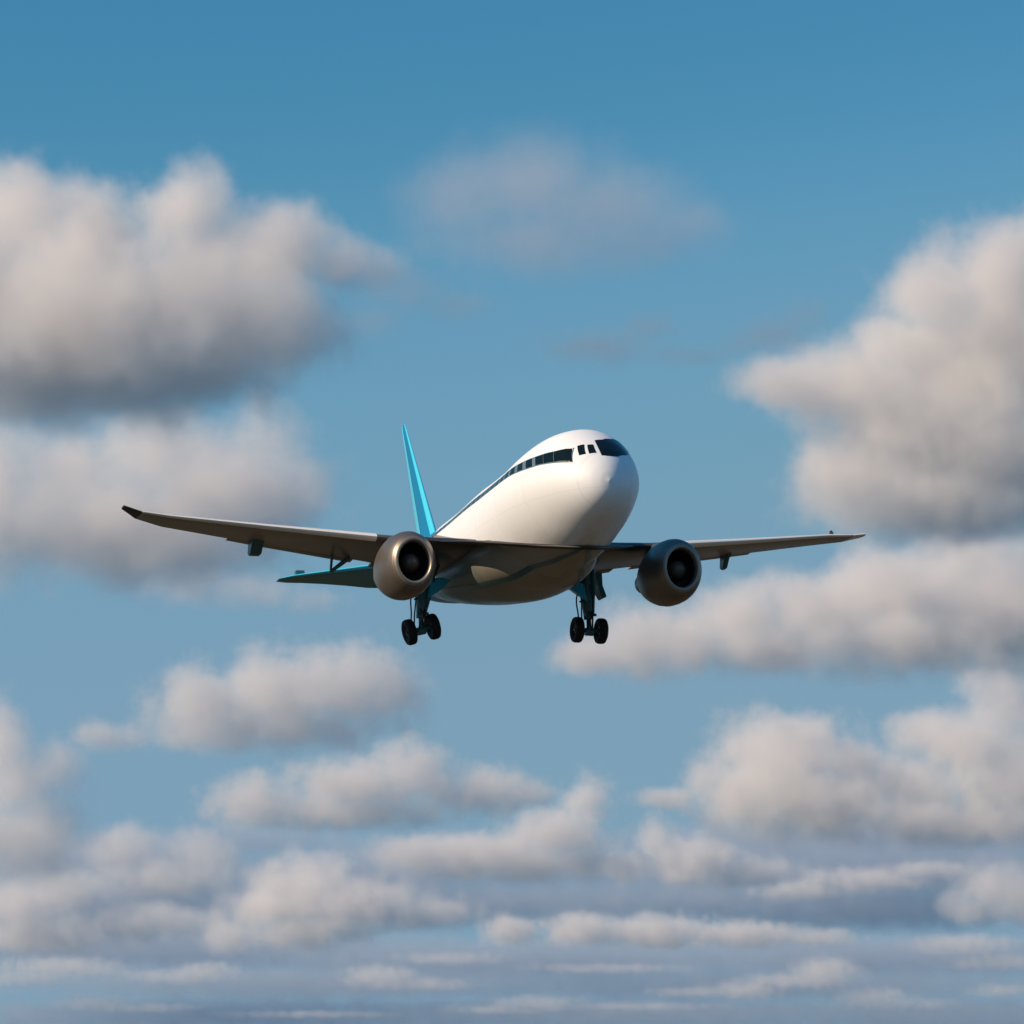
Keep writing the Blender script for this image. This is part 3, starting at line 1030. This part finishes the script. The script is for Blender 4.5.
for side in (-1, 1):
    gx, gy, gz = -8.0, side * 7.15, (-7.2 if side < 0 else -7.0)
    tilt = R(14) if side < 0 else R(-2)              # the axle beam hangs tilted on the near gear
    ax = Vector((0, math.cos(tilt), math.sin(tilt)))
    cen = Vector((gx, gy, gz))
    mb = MB()
    top = Vector((gx + 0.3, gy - side * 0.25, -1.9))
    mb.tube([top, top.lerp(cen, 0.5), cen + Vector((0, 0, 0.9))], [0.6, 0.5, 0.40], 20)
    mb.tube([cen + Vector((0, 0, 1.0)), cen + Vector((0, 0, -0.1))], [0.2, 0.2], 16)
    mb.tube([cen - ax * 1.0, cen + ax * 1.0], [0.17, 0.17], 14)
    mb.tube([cen - ax * 0.32 + Vector((0, 0, -0.12)), cen + ax * 0.32 + Vector((0, 0, -0.12))], [0.33, 0.33], 14)
    mb.tube([top + Vector((0, 0, -1.1)), top + Vector((0, 0, -1.35))], [0.55, 0.55], 20)
    gear = mb.build("landing_gear", M['teal'], jet, smooth=40)
    for s in (-1, 1):
        mb = MB()
        tyre(mb, cen + ax * (s * 1.02), ax)
        mb.build("wheel", [M['rubber'], M['steel']], gear, smooth=50)
    # torque links in front of the leg
    mb = MB()
    kx = cen + Vector((0.85, 0, 1.0))
    for s in (-1, 1):
        mb.tube([cen + Vector((0.25, 0.22 * s, 1.75)), kx + Vector((0, 0.06 * s, 0))], [0.08, 0.07], 8)
        mb.tube([kx + Vector((0, 0.06 * s, 0)), cen + Vector((0.2, 0.22 * s, 0.15))], [0.07, 0.09], 8)
    mb.build("torque_link", M['steel'], gear, smooth=40)
    # retraction jack beside the leg
    mb = MB()
    jo = Vector((0.5, -side * 0.1 + 0.55, 0))
    mb.tube([top + jo + Vector((0, 0, -0.2)), top.lerp(cen, 0.42) + jo], [0.2, 0.18], 12)
    mb.tube([top.lerp(cen, 0.40) + jo, cen + Vector((0.35, 0.3, 1.3))], [0.09, 0.09], 10)
    mb.tube([cen + Vector((0.3, -0.4, 1.25)), cen + Vector((0.3, 0.55, 1.25))], [0.12, 0.12], 10)
    mb.tube([top.lerp(cen, 0.55) + Vector((0.2, -0.75, 0)), top.lerp(cen, 0.5) + Vector((0.2, 0.1, 0))], [0.08, 0.1], 10)
    mb.build("retraction_jack", M['teal'], gear, smooth=40)
    # side brace to the hull
    mb = MB()
    inb = -side
    mb.tube([top + Vector((0, inb * 1.3, 0.0)), cen + Vector((0.1, inb * 0.35, 2.7))], [0.13, 0.11], 10)
    mb.build("side_brace", M['teal'], gear, smooth=40)
    # hydraulic hoses beside the leg
    for q, (dx, dy, bow) in enumerate(((0.2, -0.95, 0.16), (0.4, -0.70, -0.1))):
        mb = MB()
        pts = []
        for i in range(13):
            t = i / 12
            pts.append(top.lerp(cen + Vector((0, 0, 0.2)), 0.18 + 0.82 * t) + Vector((dx, dy + bow * math.sin(t * 9) * (1 - t), 0)))
        mb.tube(pts, 0.065, 8)
        mb.build("hydraulic_hose", M['dark'], gear, smooth=60)
    # leg door
    mb = MB()
    if side > 0:
        pr = [(0.55, 0.75, -2.2), (0.55, 1.1, -2.2), (0.55, 1.12, -3.3), (0.55, 1.45, -4.25), (0.55, 1.15, -4.4), (0.55, 0.85, -3.9), (0.55, 0.72, -3.2)]
        mb.prism([(gx + a, gy + b, c) for a, b, c in pr], (-1.3, 0, 0))
    else:
        pr = [(1.1, -1.5, -2.0), (1.1, 0.2, -2.0), (1.1, 0.1, -4.6), (1.1, -0.3, -5.1), (1.1, -1.0, -4.0), (1.1, -1.45, -3.9)]
        mb.prism([(gx + a, gy + b, c) for a, b, c in pr], (-0.25, 0, 0))
    mb.build("gear_panel", M['teal'], gear, smooth=35, bevel=0.04)
    # added cyan panel standing in for the sunlit blue tail cone
    mb = MB()
    s_ = side
    mb.prism([(gx + 1.2, s_ * 6.7, -4.75), (gx + 1.2, s_ * 5.7, -4.1), (gx + 0.6, s_ * 4.7, -3.15), (gx + 0.6, s_ * 5.6, -3.0), (gx + 0.9, s_ * 6.5, -3.3)], (-0.9, s_ * 0.12, 0.1))
    mb.build("gear_panel", M['cyan'], gear, smooth=35, bevel=0.03)
